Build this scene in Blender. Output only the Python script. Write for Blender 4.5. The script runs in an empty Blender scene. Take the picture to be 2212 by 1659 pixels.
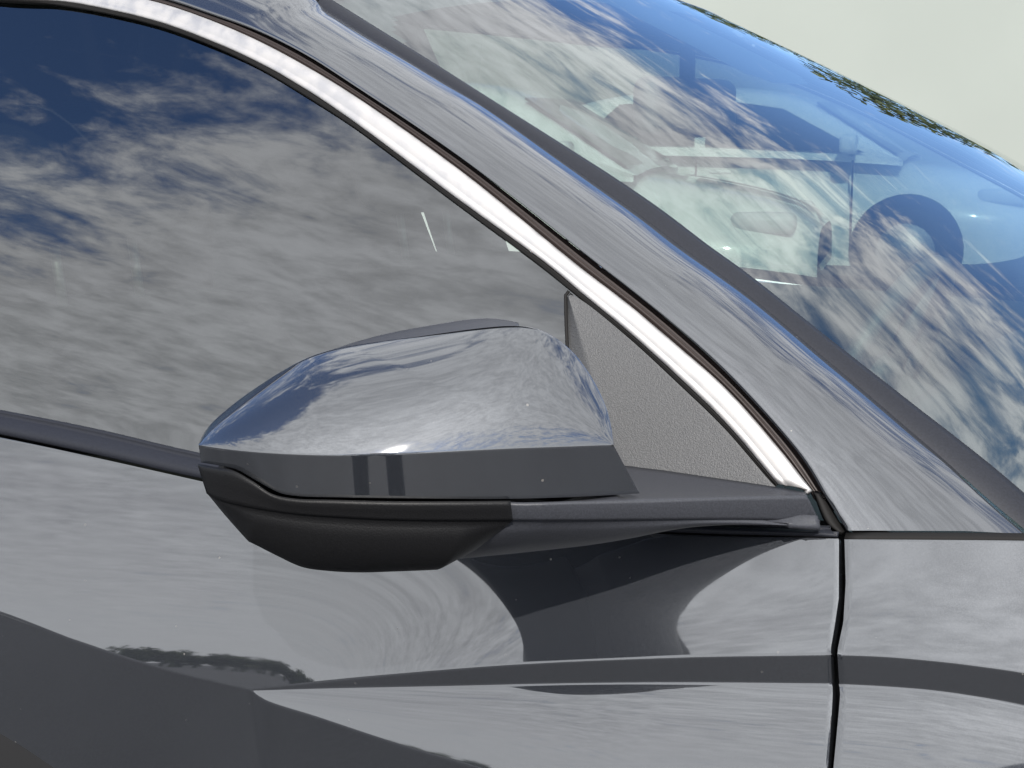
import bpy, bmesh, math, random
import numpy as np
from mathutils import Vector
sc = bpy.context.scene
R = math.radians

# ------------------------------------------------------------------ camera
AZ, EL, DIST, KPX = R(30), R(9), 1.08, 3400.0
TGT = np.array([0.0, -0.173, 1.09])
FPX = KPX*DIST                                   # focal length in picture units (picture is 2212 wide)
FW = np.array([-math.sin(AZ)*math.cos(EL), math.cos(AZ)*math.cos(EL), -math.sin(EL)])
RT = np.array([math.cos(AZ), math.sin(AZ), 0.0])
UP = np.cross(RT, FW)
CAM = TGT - FW*DIST
cd = bpy.data.cameras.new('camera'); cam = bpy.data.objects.new('camera', cd)
sc.collection.objects.link(cam); sc.camera = cam
cam.location = CAM
cam.rotation_euler = Vector(FW).to_track_quat('-Z', 'Y').to_euler()
cd.sensor_width = 36.0; cd.lens = 36.0*FPX/2212.0
cd.clip_start = 0.02; cd.clip_end = 4000

# ------------------------------------------------------------------ light
SUN_EL, SUN_AZ = R(35.5), R(29)                    # azimuth measured from -y towards +x
sun_dir = Vector((math.sin(SUN_AZ)*math.cos(SUN_EL), -math.cos(SUN_AZ)*math.cos(SUN_EL), math.sin(SUN_EL)))
sd = bpy.data.lights.new('sun', 'SUN'); sd.energy = 4.0; sd.angle = R(0.53); sd.color = (1.0, 0.95, 0.88)
so = bpy.data.objects.new('sun', sd); sc.collection.objects.link(so)
so.rotation_euler = sun_dir.to_track_quat('Z', 'Y').to_euler()

world = bpy.data.worlds.new('World'); sc.world = world; world.use_nodes = True
wt = world.node_tree; wt.nodes.clear()
class NT:
    def __init__(s, t): s.t = t
    def n(s, typ, **kw):
        x = s.t.nodes.new(typ)
        for k, v in kw.items():
            if k.startswith('i_'): x.inputs[k[2:].replace('_', ' ')].default_value = v
            else: setattr(x, k, v)
        return x
    def l(s, a, b): s.t.links.new(a, b)
    def val(s, sock, v):
        if hasattr(v, 'links'): s.l(v, sock)
        else: sock.default_value = v
    def m(s, op, a, b=0.0, c=None):
        x = s.n('ShaderNodeMath', operation=op); s.val(x.inputs[0], a); s.val(x.inputs[1], b)
        if c is not None: s.val(x.inputs[2], c)
        return x.outputs[0]
    def vm(s, op, a, b=(0, 0, 0)):
        x = s.n('ShaderNodeVectorMath', operation=op); s.val(x.inputs[0], a); s.val(x.inputs[1], b)
        return x
    def mr(s, v, a, b, c=0.0, d=1.0, smooth=True):
        x = s.n('ShaderNodeMapRange', interpolation_type='SMOOTHSTEP' if smooth else 'LINEAR')
        for i, q in enumerate((v, a, b, c, d)): s.val(x.inputs[i], q)
        return x.outputs[0]
    def mix(s, f, a, b, typ='RGBA', bl='MIX'):
        x = s.n('ShaderNodeMix', data_type=typ, blend_type=bl)
        o = {'RGBA': (6, 7, 2), 'FLOAT': (2, 3, 0)}[typ]
        s.val(x.inputs[0], f); s.val(x.inputs[o[0]], a); s.val(x.inputs[o[1]], b)
        return x.outputs[o[2]]
W = NT(wt)
tc = W.n('ShaderNodeTexCoord')
sky = W.n('ShaderNodeTexSky', sky_type='NISHITA', sun_disc=False, sun_elevation=SUN_EL, altitude=100, air_density=1.0, dust_density=0.6, ozone_density=2.5)
sky.sun_rotation = math.pi - SUN_AZ               # Blender measures from +y, clockwise
skyc = W.mix(1.0, sky.outputs[0], (0.100, 0.118, 0.148, 1), bl='MULTIPLY')
sep = W.n('ShaderNodeSeparateXYZ'); W.l(tc.outputs['Generated'], sep.inputs[0])
zz = W.m('MAXIMUM', sep.outputs[2], 0.0)
den = W.m('ADD', zz, 0.10)
px_ = W.m('DIVIDE', sep.outputs[0], den); py_ = W.m('DIVIDE', sep.outputs[1], den)
cmb = W.n('ShaderNodeCombineXYZ'); W.l(px_, cmb.inputs[0]); W.l(py_, cmb.inputs[1])
mr_ = W.n('ShaderNodeMapping'); W.l(cmb.outputs[0], mr_.inputs[0]); mr_.inputs['Rotation'].default_value = (0, 0, R(128))     # wind direction
mp = W.n('ShaderNodeMapping'); W.l(mr_.outputs[0], mp.inputs[0])
mp.inputs['Scale'].default_value = (1.0, 0.70, 1.0); mp.inputs['Location'].default_value = (3.1, 1.7, 0)
def fbm(scale, detail, rough, dist, off):
    x = W.n('ShaderNodeTexNoise', i_Scale=scale, i_Detail=detail, i_Roughness=rough, i_Distortion=dist)
    a = W.vm('ADD', mp.outputs[0], off); W.l(a.outputs[0], x.inputs['Vector']); return x.outputs[0]
big = fbm(0.55, 3, 0.5, 0.2, (0, 0, 0))
mid = fbm(8.5, 8, 0.60, 0.6, (5.2, 1.3, 0))
fine = fbm(27.0, 6, 0.6, 0.3, (1.2, 7.3, 0))
dsum = W.m('ADD', W.m('MULTIPLY', big, 0.45), W.m('ADD', W.m('MULTIPLY', mid, 0.70), W.m('MULTIPLY', fine, 0.28)))
def lobe(v, a, b, amt):
    """cloud amount added inside a cone round direction v (cosines a outside, b inside)"""
    d = W.vm('DOT_PRODUCT', tc.outputs['Generated'], tuple(Vector(v).normalized())).outputs['Value']
    return W.mr(d, a, b, 0.0, amt)
for v, a, b, amt in (((-0.38, -0.86, 0.34), 0.66, 0.90, 0.27),      # bank of cloud low on the sunny side
                     ((-0.66, -0.22, 0.72), 0.88, 0.98, -0.235),     # open blue high towards the rear
                     ((0.02, 0.80, 0.58), 0.72, 0.95, 0.035),      # broken streaks over the far side
                     ((-0.28, 0.62, 0.74), 0.90, 0.985, 0.16),
                     ((0.28, -0.08, 0.95), 0.66, 0.90, 0.40),       # thin veil overhead
                     ((0.96, 0.10, 0.25), 0.60, 0.90, 0.16),        # cloud ahead of the car
                     ((-0.15, 0.97, 0.14), 0.93, 0.985, -0.14)):    # clear band above the trees
    dsum = W.m('ADD', dsum, lobe(v, a, b, amt))
cover = W.mr(dsum, 0.64, 0.90)
shade = W.mr(W.m('ADD', W.m('MULTIPLY', mid, 0.6), W.m('MULTIPLY', fine, 0.5)), 0.38, 0.72, 0.64, 1.0)
haze_ = W.mr(sep.outputs[2], 0.34, 0.04)
shade = W.mix(W.m('MULTIPLY', haze_, 0.75), shade, 1.0, 'FLOAT')
cover = W.m('MAXIMUM', cover, W.m('MULTIPLY', haze_, W.mr(sep.outputs[1], 0.35, -0.1)))
sdn = W.vm('DOT_PRODUCT', tc.outputs['Generated'], tuple(sun_dir)).outputs['Value']
glow = W.m('MULTIPLY_ADD', W.m('POWER', W.m('MAXIMUM', sdn, 0.0), 4.0), 0.45, 1.08)
cb = W.m('MULTIPLY', shade, glow)
cc = W.n('ShaderNodeVectorMath', operation='SCALE'); cc.inputs[0].default_value = (0.955, 0.985, 1.03); W.l(cb, cc.inputs['Scale'])
fin = W.mix(cover, skyc, cc.outputs[0])
bg = W.n('ShaderNodeBackground'); bg.inputs[1].default_value = 1.0; W.l(fin, bg.inputs[0])
wo = W.n('ShaderNodeOutputWorld'); W.l(bg.outputs[0], wo.inputs[0])

vs = sc.view_settings; vs.view_transform = 'Standard'; vs.look = 'None'; vs.exposure = 0.40; vs.gamma = 1; vs.use_curve_mapping = False
sc.render.film_transparent = False
sc.cycles.max_bounces = 10; sc.cycles.glossy_bounces = 6; sc.cycles.transparent_max_bounces = 16; sc.cycles.sample_clamp_indirect = 6
try: sc.cycles.use_denoising = True
except Exception: pass

# ------------------------------------------------------------------ helpers
def tag(o, label=None, cat=None, group=None, kind=None):
    if label: o['label'] = label
    if cat: o['category'] = cat
    if group: o['group'] = group
    if kind: o['kind'] = kind
    return o
def empty(name, loc=(0, 0, 0)):
    o = bpy.data.objects.new(name, None); sc.collection.objects.link(o); o.location = loc; return o
def link(name, verts, faces, mat, parent=None, smooth=True, loc=None, auto=None):
    me = bpy.data.meshes.new(name)
    me.from_pydata([tuple(map(float, v)) for v in verts], [], [tuple(f) for f in faces]); me.validate(); me.update()
    if smooth: me.polygons.foreach_set('use_smooth', [True]*len(me.polygons))
    o = bpy.data.objects.new(name, me); sc.collection.objects.link(o)
    if mat: me.materials.append(mat)
    if parent: o.parent = parent
    return o
def solid(o, t, off=-1, bevel=0, seg=2, ang=40):
    s = o.modifiers.new('solid', 'SOLIDIFY'); s.thickness = t; s.offset = off; s.use_even_offset = False
    if bevel:
        b = o.modifiers.new('bevel', 'BEVEL'); b.width = bevel; b.segments = seg; b.limit_method = 'ANGLE'; b.angle_limit = R(ang); b.harden_normals = False
    return o
def ray(p):
    d = FW + RT*((p[0]-1106.0)/FPX) - UP*((p[1]-829.5)/FPX)
    return d/np.linalg.norm(d)
def hit(p, g, t0=0.45, t1=4.0):
    """first point of the sight line through picture point p that lies on the surface y = g(x, z)"""
    d = ray(p); ts = np.linspace(t0, t1, 360)
    f = lambda t: (CAM[1]+t*d[1]) - g(CAM[0]+t*d[0], CAM[2]+t*d[2])
    a = ts[0]; fa = f(a)
    for b in ts[1:]:
        fb = f(b)
        if fa < 0 <= fb:
            for _ in range(40):
                m = 0.5*(a+b)
                if f(m) < 0: a = m
                else: b = m
            return CAM + d*(0.5*(a+b))
        a, fa = b, fb
    raise RuntimeError('no hit %s' % (p,))
def spline(pts, n, by='len'):
    """smooth curve through pts (any dimension), resampled to n points"""
    P = np.array(pts, float)
    if len(P) < 3:
        t = np.linspace(0, 1, n)[:, None]; return P[0]*(1-t)+P[-1]*t
    k = np.r_[0, np.cumsum(np.maximum(np.linalg.norm(np.diff(P, axis=0), axis=1), 1e-9)**0.5)]
    m = np.zeros_like(P)
    dl = np.diff(P, axis=0)/np.diff(k)[:, None]
    m[1:-1] = (dl[:-1]*np.diff(k)[1:, None] + dl[1:]*np.diff(k)[:-1, None])/(np.diff(k)[1:, None]+np.diff(k)[:-1, None])
    m[0] = dl[0]; m[-1] = dl[-1]
    def ev(t):
        i = np.clip(np.searchsorted(k, t, 'right')-1, 0, len(k)-2); h = k[i+1]-k[i]; u = ((t-k[i])/h)[:, None]; h = h[:, None]
        return (2*u**3-3*u**2+1)*P[i] + (u**3-2*u**2+u)*h*m[i] + (-2*u**3+3*u**2)*P[i+1] + (u**3-u**2)*h*m[i+1]
    T = np.linspace(0, k[-1], max(400, n*6)); Q = ev(T)
    s = Q[:, 0] if by == 'x' else np.r_[0, np.cumsum(np.linalg.norm(np.diff(Q, axis=0), axis=1))]
    if by == 'x' and s[-1] < s[0]: raise RuntimeError('spline by x must run left to right')
    tt = np.interp(np.linspace(s[0], s[-1], n), s, T)
    return ev(tt)
def lift(pts2d, g): return np.array([hit(p, g) for p in pts2d])
def lofted(rows, closed=False):
    """rows: list of equally long point arrays -> verts, quads"""
    n = len(rows[0]); V = np.vstack(rows); Fc = []
    for i in range(len(rows)-1):
        for j in range(n-1 if not closed else n):
            a = i*n+j; b = i*n+(j+1) % n
            Fc.append((a, b, b+n, a+n))
    return V, Fc
def between(A, B, m, bulge=0.0, bdir=None, f=None):
    rows = []
    for v in np.linspace(0, 1, m):
        q = A*(1-v)+B*v
        if bulge:
            q = q + np.asarray(bdir)*(bulge*(f(v) if f else 4*v*(1-v)))
        rows.append(q)
    return rows
def tube(path, rad, seg=8, caps=True):
    P = np.array(path, float); n = len(P); V = []; Fc = []
    prev = None
    for i in range(n):
        t = P[min(i+1, n-1)]-P[max(i-1, 0)]; t /= np.linalg.norm(t)
        a = np.array([0, 0, 1.0]) if prev is None else prev
        if abs(a@t) > 0.95: a = np.array([1.0, 0, 0])
        u = a - t*(a@t); u /= np.linalg.norm(u); w = np.cross(t, u); prev = u
        r = rad[i] if hasattr(rad, '__len__') else rad
        for k in range(seg):
            an = 2*math.pi*k/seg; V.append(P[i]+u*r*math.cos(an)+w*r*math.sin(an))
    for i in range(n-1):
        for k in range(seg):
            a = i*seg+k; b = i*seg+(k+1) % seg
            Fc.append((a, b, b+seg, a+seg))
    if caps: Fc += [tuple(range(seg))[::-1], tuple(range((n-1)*seg, n*seg))]
    return V, Fc
def join(*parts):
    V = []; Fc = []
    for v, f in parts:
        o = len(V); V += list(v); Fc += [tuple(i+o for i in q) for q in f]
    return V, Fc
def rbox(cx, cy, cz, sx, sy, sz, r=0.02, seg=3):
    bm = bmesh.new(); bmesh.ops.create_cube(bm, size=1)
    for v in bm.verts: v.co = Vector((v.co.x*sx, v.co.y*sy, v.co.z*sz))
    bmesh.ops.bevel(bm, geom=bm.edges[:], offset=r, segments=seg, profile=0.5, affect='EDGES')
    V = [np.array(v.co)+np.array([cx, cy, cz]) for v in bm.verts]; bm.verts.index_update()
    Fc = [tuple(v.index for v in f.verts) for f in bm.faces]; bm.free(); return V, Fc
def flip(o):
    bm = bmesh.new(); bm.from_mesh(o.data); bmesh.ops.reverse_faces(bm, faces=bm.faces[:]); bm.to_mesh(o.data); bm.free(); return o
def orient(o, towards):
    """make an open sheet's faces look along 'towards'"""
    s = sum((p.normal.dot(Vector(towards))*p.area for p in o.data.polygons), 0.0)
    return flip(o) if s < 0 else o

# ------------------------------------------------------------------ materials
def mat(name):
    m = bpy.data.materials.new(name); m.use_nodes = True; t = m.node_tree; t.nodes.clear()
    N = NT(t); out = N.n('ShaderNodeOutputMaterial'); return m, N, out
def principled(N, **kw):
    b = N.n('ShaderNodeBsdfPrincipled')
    for k, v in kw.items(): N.val(b.inputs[k.replace('_', ' ')], v)
    return b
def objco(N, scale=1.0):
    t = N.n('ShaderNodeTexCoord'); return t.outputs['Object']
def paint():
    m, N, out = mat('grey_metallic_paint')
    co = objco(N)
    vo = N.n('ShaderNodeTexVoronoi', i_Scale=2600.0); N.l(co, vo.inputs['Vector'])
    geo = N.n('ShaderNodeNewGeometry')
    off = N.vm('SUBTRACT', vo.outputs['Color'], (0.5, 0.5, 0.5))
    sc_ = N.n('ShaderNodeVectorMath', operation='SCALE'); N.l(off.outputs[0], sc_.inputs[0]); sc_.inputs['Scale'].default_value = 0.22
    ad = N.vm('ADD', geo.outputs['Normal'], sc_.outputs[0]); nn = N.vm('NORMALIZE', ad.outputs[0])
    # faint dust film
    dn = N.n('ShaderNodeTexNoise', i_Scale=14.0, i_Detail=6.0, i_Roughness=0.6); N.l(co, dn.inputs['Vector'])
    rough = N.mr(dn.outputs[0], 0.3, 0.8, 0.02, 0.05)
    b = principled(N, Base_Color=(0.0215, 0.0245, 0.031, 1), Metallic=0.55, Roughness=0.5, Coat_Weight=1.0, Coat_IOR=2.5)
    N.l(rough, b.inputs['Coat Roughness'])
    N.l(nn.outputs[0], b.inputs['Normal'])
    v2 = N.n('ShaderNodeTexVoronoi', i_Scale=95.0); N.l(co, v2.inputs['Vector'])
    sx_ = N.n('ShaderNodeSeparateColor'); N.l(v2.outputs['Color'], sx_.inputs[0])
    rad = N.m('MULTIPLY', N.mr(sx_.outputs[0], 0.80, 1.0, 0.0, 1.0), 0.085)
    dot = N.m('MULTIPLY', N.m('LESS_THAN', v2.outputs['Distance'], rad), N.mr(sx_.outputs[1], 0.0, 1.0, 0.15, 0.5))
    N.l(N.m('SUBTRACT', 1.0, dot), b.inputs['Coat Weight'])
    N.l(N.mix(dot, (0.0215, 0.0245, 0.031, 1), (0.40, 0.38, 0.34, 1)), b.inputs['Base Color'])
    N.l(b.outputs[0], out.inputs[0]); return m
def plastic(name, col, rough, grain=0.0, gscale=900.0, spec=0.5):
    m, N, out = mat(name)
    b = principled(N, Base_Color=(*col, 1), Roughness=rough, Specular_IOR_Level=spec)
    if grain:
        co = objco(N)
        no = N.n('ShaderNodeTexNoise', i_Scale=gscale, i_Detail=2.0, i_Roughness=0.6); N.l(co, no.inputs['Vector'])
        bu = N.n('ShaderNodeBump', i_Strength=grain, i_Distance=0.0006); N.l(no.outputs[0], bu.inputs['Height']); N.l(bu.outputs[0], b.inputs['Normal'])
        cr = N.mr(no.outputs[0], 0.3, 0.7, 0.82, 1.15)
        cv = N.n('ShaderNodeVectorMath', operation='SCALE'); cv.inputs[0].default_value = col; N.l(cr, cv.inputs['Scale']); N.l(cv.outputs[0], b.inputs['Base Color'])
    N.l(b.outputs[0], out.inputs[0]); return m
def metal(name, col, rough, aniso=0.0):
    m, N, out = mat(name)
    co = objco(N)
    no = N.n('ShaderNodeTexNoise', i_Scale=60.0, i_Detail=5.0); N.l(co, no.inputs['Vector'])
    b = principled(N, Base_Color=(*col, 1), Metallic=1.0)
    N.l(N.mr(no.outputs[0], 0.3, 0.7, rough*0.85, rough*1.15), b.inputs['Roughness'])
    N.l(b.outputs[0], out.inputs[0]); return m
def glass(name, tint, f0, rough=0.0):
    m, N, out = mat(name)
    geo = N.n('ShaderNodeNewGeometry')
    cs = N.m('ABSOLUTE', N.vm('DOT_PRODUCT', geo.outputs['Normal'], geo.outputs['Incoming']).outputs['Value'])
    p5 = N.m('POWER', N.m('SUBTRACT', 1.0, cs), 5.0)
    fr = N.m('ADD', f0, N.m('MULTIPLY', p5, 1.0-f0))
    tr = N.n('ShaderNodeBsdfTransparent'); tr.inputs[0].default_value = (*tint, 1)
    gl = N.n('ShaderNodeBsdfGlossy'); gl.inputs['Roughness'].default_value = rough; gl.inputs[0].default_value = (1, 1, 1, 1)
    # light dust specks on the outside
    mx = N.n('ShaderNodeMixShader'); N.l(fr, mx.inputs[0]); N.l(tr.outputs[0], mx.inputs[1]); N.l(gl.outputs[0], mx.inputs[2])
    N.l(mx.outputs[0], out.inputs[0]); return m
def cloth(name, col, scale=500.0):
    m, N, out = mat(name)
    co = objco(N); no = N.n('ShaderNodeTexNoise', i_Scale=scale, i_Detail=3.0); N.l(co, no.inputs['Vector'])
    b = principled(N, Roughness=0.9); 
    cv = N.n('ShaderNodeVectorMath', operation='SCALE'); cv.inputs[0].default_value = col
    N.l(N.mr(no.outputs[0], 0.3, 0.7, 0.85, 1.1), cv.inputs['Scale']); N.l(cv.outputs[0], b.inputs['Base Color'])
    N.l(b.outputs[0], out.inputs[0]); return m
M = {}
M['paint'] = paint()
M['trim'] = metal('satin_silver_trim', (0.60, 0.585, 0.575), 0.62)
M['rubber'] = plastic('black_rubber', (0.012, 0.0115, 0.0115), 0.7, 0, 900, 0.2)
M['seal'] = plastic('brown_black_seal', (0.035, 0.026, 0.024), 0.5)
M['molding'] = plastic('dark_grey_molding', (0.013, 0.0145, 0.021), 0.55, 0.12, 700, 0.35)
M['sail'] = plastic('grained_grey_plastic', (0.076, 0.077, 0.080), 0.5, 1.0, 1000)
M['base'] = plastic('charcoal_plastic', (0.036, 0.038, 0.046), 0.48, 0.25, 800)
M['black'] = plastic('black_plastic', (0.0055, 0.0055, 0.0062), 0.5, 0.35, 900, 0.3)
M['gap'] = plastic('dark_gap', (0.006, 0.006, 0.007), 0.8)
M['side_glass'] = glass('tinted_side_glass', (0.26, 0.30, 0.275), 0.185)
M['wind_glass'] = glass('windshield_glass', (0.60, 0.76, 0.72), 0.20)
M['frit'] = plastic('black_ceramic_frit', (0.012, 0.012, 0.013), 0.35)
M['mirror'] = metal('mirror_silver', (0.9, 0.9, 0.9), 0.01)
M['seat'] = cloth('dark_grey_upholstery', (0.035, 0.036, 0.038))
M['liner'] = cloth('grey_headliner', (0.10, 0.10, 0.10))
M['dash'] = plastic('dark_dashboard', (0.045, 0.048, 0.052), 0.6, 0.3, 400)
M['carpet'] = cloth('dark_carpet', (0.03, 0.03, 0.032))

# ------------------------------------------------------------------ ground and wall
def ground_mat():
    m, N, out = mat('asphalt')
    co = objco(N)
    n1 = N.n('ShaderNodeTexNoise', i_Scale=1.3, i_Detail=6.0); N.l(co, n1.inputs['Vector'])
    n2 = N.n('ShaderNodeTexNoise', i_Scale=160.0, i_Detail=3.0); N.l(co, n2.inputs['Vector'])
    v = N.m('MULTIPLY', N.mr(n1.outputs[0], 0.3, 0.7, 0.8, 1.2), N.mr(n2.outputs[0], 0.3, 0.7, 0.75, 1.25))
    cv = N.n('ShaderNodeVectorMath', operation='SCALE'); cv.inputs[0].default_value = (0.048, 0.050, 0.055); N.l(v, cv.inputs['Scale'])
    b = principled(N, Roughness=0.85); N.l(cv.outputs[0], b.inputs['Base Color']); N.l(b.outputs[0], out.inputs[0]); return m
def wall_mat():
    m, N, out = mat('pale_render')
    co = objco(N)
    n1 = N.n('ShaderNodeTexNoise', i_Scale=0.5, i_Detail=4.0); N.l(co, n1.inputs['Vector'])
    cv = N.n('ShaderNodeVectorMath', operation='SCALE'); cv.inputs[0].default_value = (0.292, 0.318, 0.295)
    N.l(N.mr(n1.outputs[0], 0.3, 0.7, 0.97, 1.03), cv.inputs['Scale'])
    b = principled(N, Roughness=0.9); N.l(cv.outputs[0], b.inputs['Base Color']); N.l(b.outputs[0], out.inputs[0]); return m
g = link('ground', [(-900, -900, 0), (900, -900, 0), (900, 900, 0), (-900, 900, 0)], [(0, 1, 2, 3)], ground_mat(), smooth=False)
tag(g, 'dark grey asphalt of the parking lot under the car', 'ground', kind='structure')
lm, LN, lo_ = mat('road_paint'); lb = principled(LN, Base_Color=(0.55, 0.55, 0.53, 1), Roughness=0.8); LN.l(lb.outputs[0], lo_.inputs[0])
for k_, (x0, y0, ln, wd_, an) in enumerate(((-9.0, -2.1, 7.0, 0.11, 3), (-12.0, -5.2, 9.5, 0.11, 3))):
    c_, s_ = math.cos(R(an)), math.sin(R(an))
    P = [(x0+c_*a-s_*b, y0+s_*a+c_*b, 0.004) for a, b in ((0, 0), (ln, 0), (ln, wd_), (0, wd_))]
    tag(link('parking_line', P, [(0, 1, 2, 3)], lm, smooth=False), 'painted parking line on the asphalt beside the car', 'line', kind='structure')
# wall: runs square to the line of sight some metres behind the car
wd = np.array([FW[0], FW[1]])/np.linalg.norm(FW[:2]); wr = np.array([RT[0], RT[1]])
wc = CAM[:2] + wd*16.0
WH = CAM[2] + 16.0*math.tan(R(5.0))
def wpt(s, d): q = wc + wr*s + wd*d; return (q[0], q[1])
V = []
for z in (0, WH):
    for s, d in ((-24, 0), (24, 0), (24, 0.25), (-24, 0.25)): V.append((*wpt(s, d), z))
wl = link('wall', V, [(0, 1, 5, 4), (1, 2, 6, 5), (2, 3, 7, 6), (3, 0, 4, 7), (4, 5, 6, 7)], wall_mat(), smooth=False)
tag(wl, 'plain pale grey-green wall behind the grey car', 'wall')

# trees far off: behind the wall and across the lot, seen only as reflections
def foliage_mat():
    m, N, out = mat('foliage')
    oi = N.n('ShaderNodeNewGeometry')
    b = principled(N, Roughness=0.7)
    cr_ = N.mix(oi.outputs['Random Per Island'], (0.030, 0.048, 0.014, 1), (0.085, 0.105, 0.035, 1)); N.l(cr_, b.inputs['Base Color'])
    N.l(b.outputs[0], out.inputs[0]); return m
FOL = foliage_mat()
def wood(name, centre, along, length, depth, hmin, hmax, count, seed, label):
    rg = np.random.default_rng(seed); al = np.array(along)/np.linalg.norm(along); pe = np.array([-al[1], al[0]])
    V = []; Fc = []
    nt = int(length/(3.2 if hmin > 4 else 1.1)); ts = [(rg.uniform(-length/2, length/2), rg.uniform(-depth/2, depth/2), rg.uniform(hmin, hmax)) for _ in range(nt)]
    for a, d, h in ts:
        c0 = np.array(centre)+al*a+pe*d
        tr_ = tube([(c0[0], c0[1], 0), (c0[0]+0.1, c0[1], h*0.35), (c0[0], c0[1]+0.1, h*0.8)], [0.16, 0.11, 0.03], 6); o_ = len(V); V += list(tr_[0]); Fc += [tuple(i+o_ for i in f) for f in tr_[1]]
        for _ in range(count):
            u = rg.normal(size=3); u /= np.linalg.norm(u); rr_ = rg.uniform(0.45, 1.0)
            p = np.array([c0[0], c0[1], h*0.60]) + u*rr_*np.array([h*0.30, h*0.30, h*0.42])
            e = rg.normal(size=(2, 3)); e /= np.linalg.norm(e, axis=1)[:, None]; sz = rg.uniform(0.10, 0.24)*(1.0 if hmin > 4 else 1.7)
            o_ = len(V); V += [p-e[0]*sz, p+e[1]*sz*0.6, p+e[0]*sz, p-e[1]*sz*0.6]; Fc.append((o_, o_+1, o_+2, o_+3))
    o = link(name, V, Fc, FOL, smooth=False); tag(o, label, 'trees', kind='stuff'); return o
far_c = CAM[:2] + np.array([-0.17, 0.985])*30.0
wood('far_trees', far_c, (0.985, 0.17), 90, 5, 6.0, 7.6, 2200, 3, 'row of dark green trees far behind the wall')
wood('lot_trees', CAM[:2]+np.array([-0.48, -0.88])*110.0, (0.88, -0.48), 220, 10, 2.6, 4.4, 210, 5, 'low green trees along the far side of the lot')

# ------------------------------------------------------------------ car: shape functions
def plan(x): return 0.105*(x-0.15) + 0.035*(x-0.15)**2
def g_glass(x, z): return plan(x) + 0.012 + 0.36*(z-1.0) + 0.40*(z-1.0)*abs(z-1.0)
def off(d): return lambda x, z: g_glass(x, z) + d
ZE = [None]
def g_door(x, z):
    d = 1.0 - z
    y = plan(x) - (0.40*d - 0.62*d*abs(d))
    b = min(1.0, max(0.0, (-0.20-x)/0.5)); y -= 0.05*d*b*b*(3-2*b)
    if ZE[0] is not None:
        a = min(1.0, max(0.0, (x-ZE[0][1])/0.34)); a = a*a*(3-2*a)
        y -= FLARE*a*math.exp(-max(-0.02, z-ZE[0][0](x))/0.042)
    return y
FLARE = 0.0165
car = empty('car'); tag(car, 'dark grey metallic sedan with silver window trim and side mirror', 'car')

# picture-space outlines (2212 x 1659 frame)
GLASS_TOP = [(-620, -60), (-300, -30), (0, 3), (122, 12), (243, 33), (347, 59), (451, 97), (556, 146), (660, 208), (768, 278), (980, 437), (1167, 576), (1223, 626)]
SILV_LO = [(-620, -75), (-300, -42), (0, -4), (139, 4), (243, 23), (347, 49), (451, 87), (556, 134), (660, 193), (768, 266), (980, 424), (1183, 572), (1256, 633), (1360, 719), (1464, 813), (1569, 915), (1680, 1046)]
BLK_LO = [(-620, -62), (-300, -31), (0, 3), (122, 12), (243, 33), (347, 59), (451, 97), (556, 146), (660, 208), (768, 278), (980, 437), (1167, 576), (1256, 648), (1360, 732), (1464, 828), (1564, 925), (1673, 1051)]
SILV_HI = [(-620, -130), (-300, -102), (0, -62), (180, -30), (347, 7), (451, 42), (556, 87), (660, 142), (768, 208), (1000, 372), (1252, 576), (1360, 659), (1464, 747), (1569, 840), (1682, 968), (1755, 1060)]
SEAL_HI = [(-620, -152), (-300, -124), (0, -86), (200, -46), (368, 0), (451, 28), (556, 66), (660, 118), (768, 187), (1000, 344), (1298, 576), (1360, 624), (1464, 709), (1569, 806), (1703, 952), (1744, 1006), (1786, 1077), (1828, 1144)]
BELT_TOP = [(-620, 800), (-300, 832), (0, 885), (208, 926), (427, 977), (800, 1045), (1200, 1098), (1500, 1125), (1793, 1142)]
BELT_BOT = [(-620, 850), (-300, 884), (0, 939), (208, 983), (434, 1034), (800, 1095), (1200, 1135), (1500, 1152), (1719, 1158), (1811, 1161)]

# ---- door skin
ND = 110
D_TOPL = [(-620, 855), (-300, 890), (0, 945), (208, 989), (440, 1041)]
D_TOPR = [(440, 1041), (800, 1101), (1200, 1140), (1500, 1156), (1719, 1161), (1811, 1163)]
E_L = [(-620, 1150), (-300, 1232), (0, 1323), (174, 1389), (354, 1446), (542, 1491)]
E_1 = [(542, 1491), (691, 1475), (830, 1460), (1108, 1436), (1459, 1420), (1795, 1414)]
E_2 = [(542, 1491), (691, 1487), (969, 1482), (1212, 1477), (1459, 1475), (1797, 1478)]
E_3 = [(542, 1491), (569, 1512), (691, 1553), (865, 1611), (1031, 1659), (1400, 1770), (1780, 1870)]
def edge_fn(P):
    x, y, z = P[:, 0], P[:, 1], P[:, 2]; o = np.argsort(x); x, y, z = x[o], y[o], z[o]
    def ext(v, X): 
        if X < x[0]: return v[0]+(X-x[0])*(v[3]-v[0])/(x[3]-x[0]+1e-9)
        if X > x[-1]: return v[-1]+(X-x[-1])*(v[-1]-v[-4])/(x[-1]-x[-4]+1e-9)
        return np.interp(X, x, v)
    return (lambda X: ext(y, X)), (lambda X: ext(z, X))
def down_from(P, tilt):
    """surface hanging from edge P; tilt>0 faces up (runs outward going down), tilt<0 undercuts"""
    fy, fz = edge_fn(P); k = math.tan(R(tilt))
    return lambda x, z: fy(x) - k*(fz(x)-z)
for _ in range(4):
    q = lift(spline(E_1, 40), g_door); q2 = lift(spline([(1809, 1414), (1910, 1418), (2017, 1427), (2110, 1438), (2212, 1453), (2450, 1500), (2900, 1620)], 40), g_door)
    ZE[0] = (edge_fn(np.vstack([q, q2]))[1], q[0, 0])
topL = lift(spline(D_TOPL, ND), g_door); topR = lift(spline(D_TOPR, ND), g_door)
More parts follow.
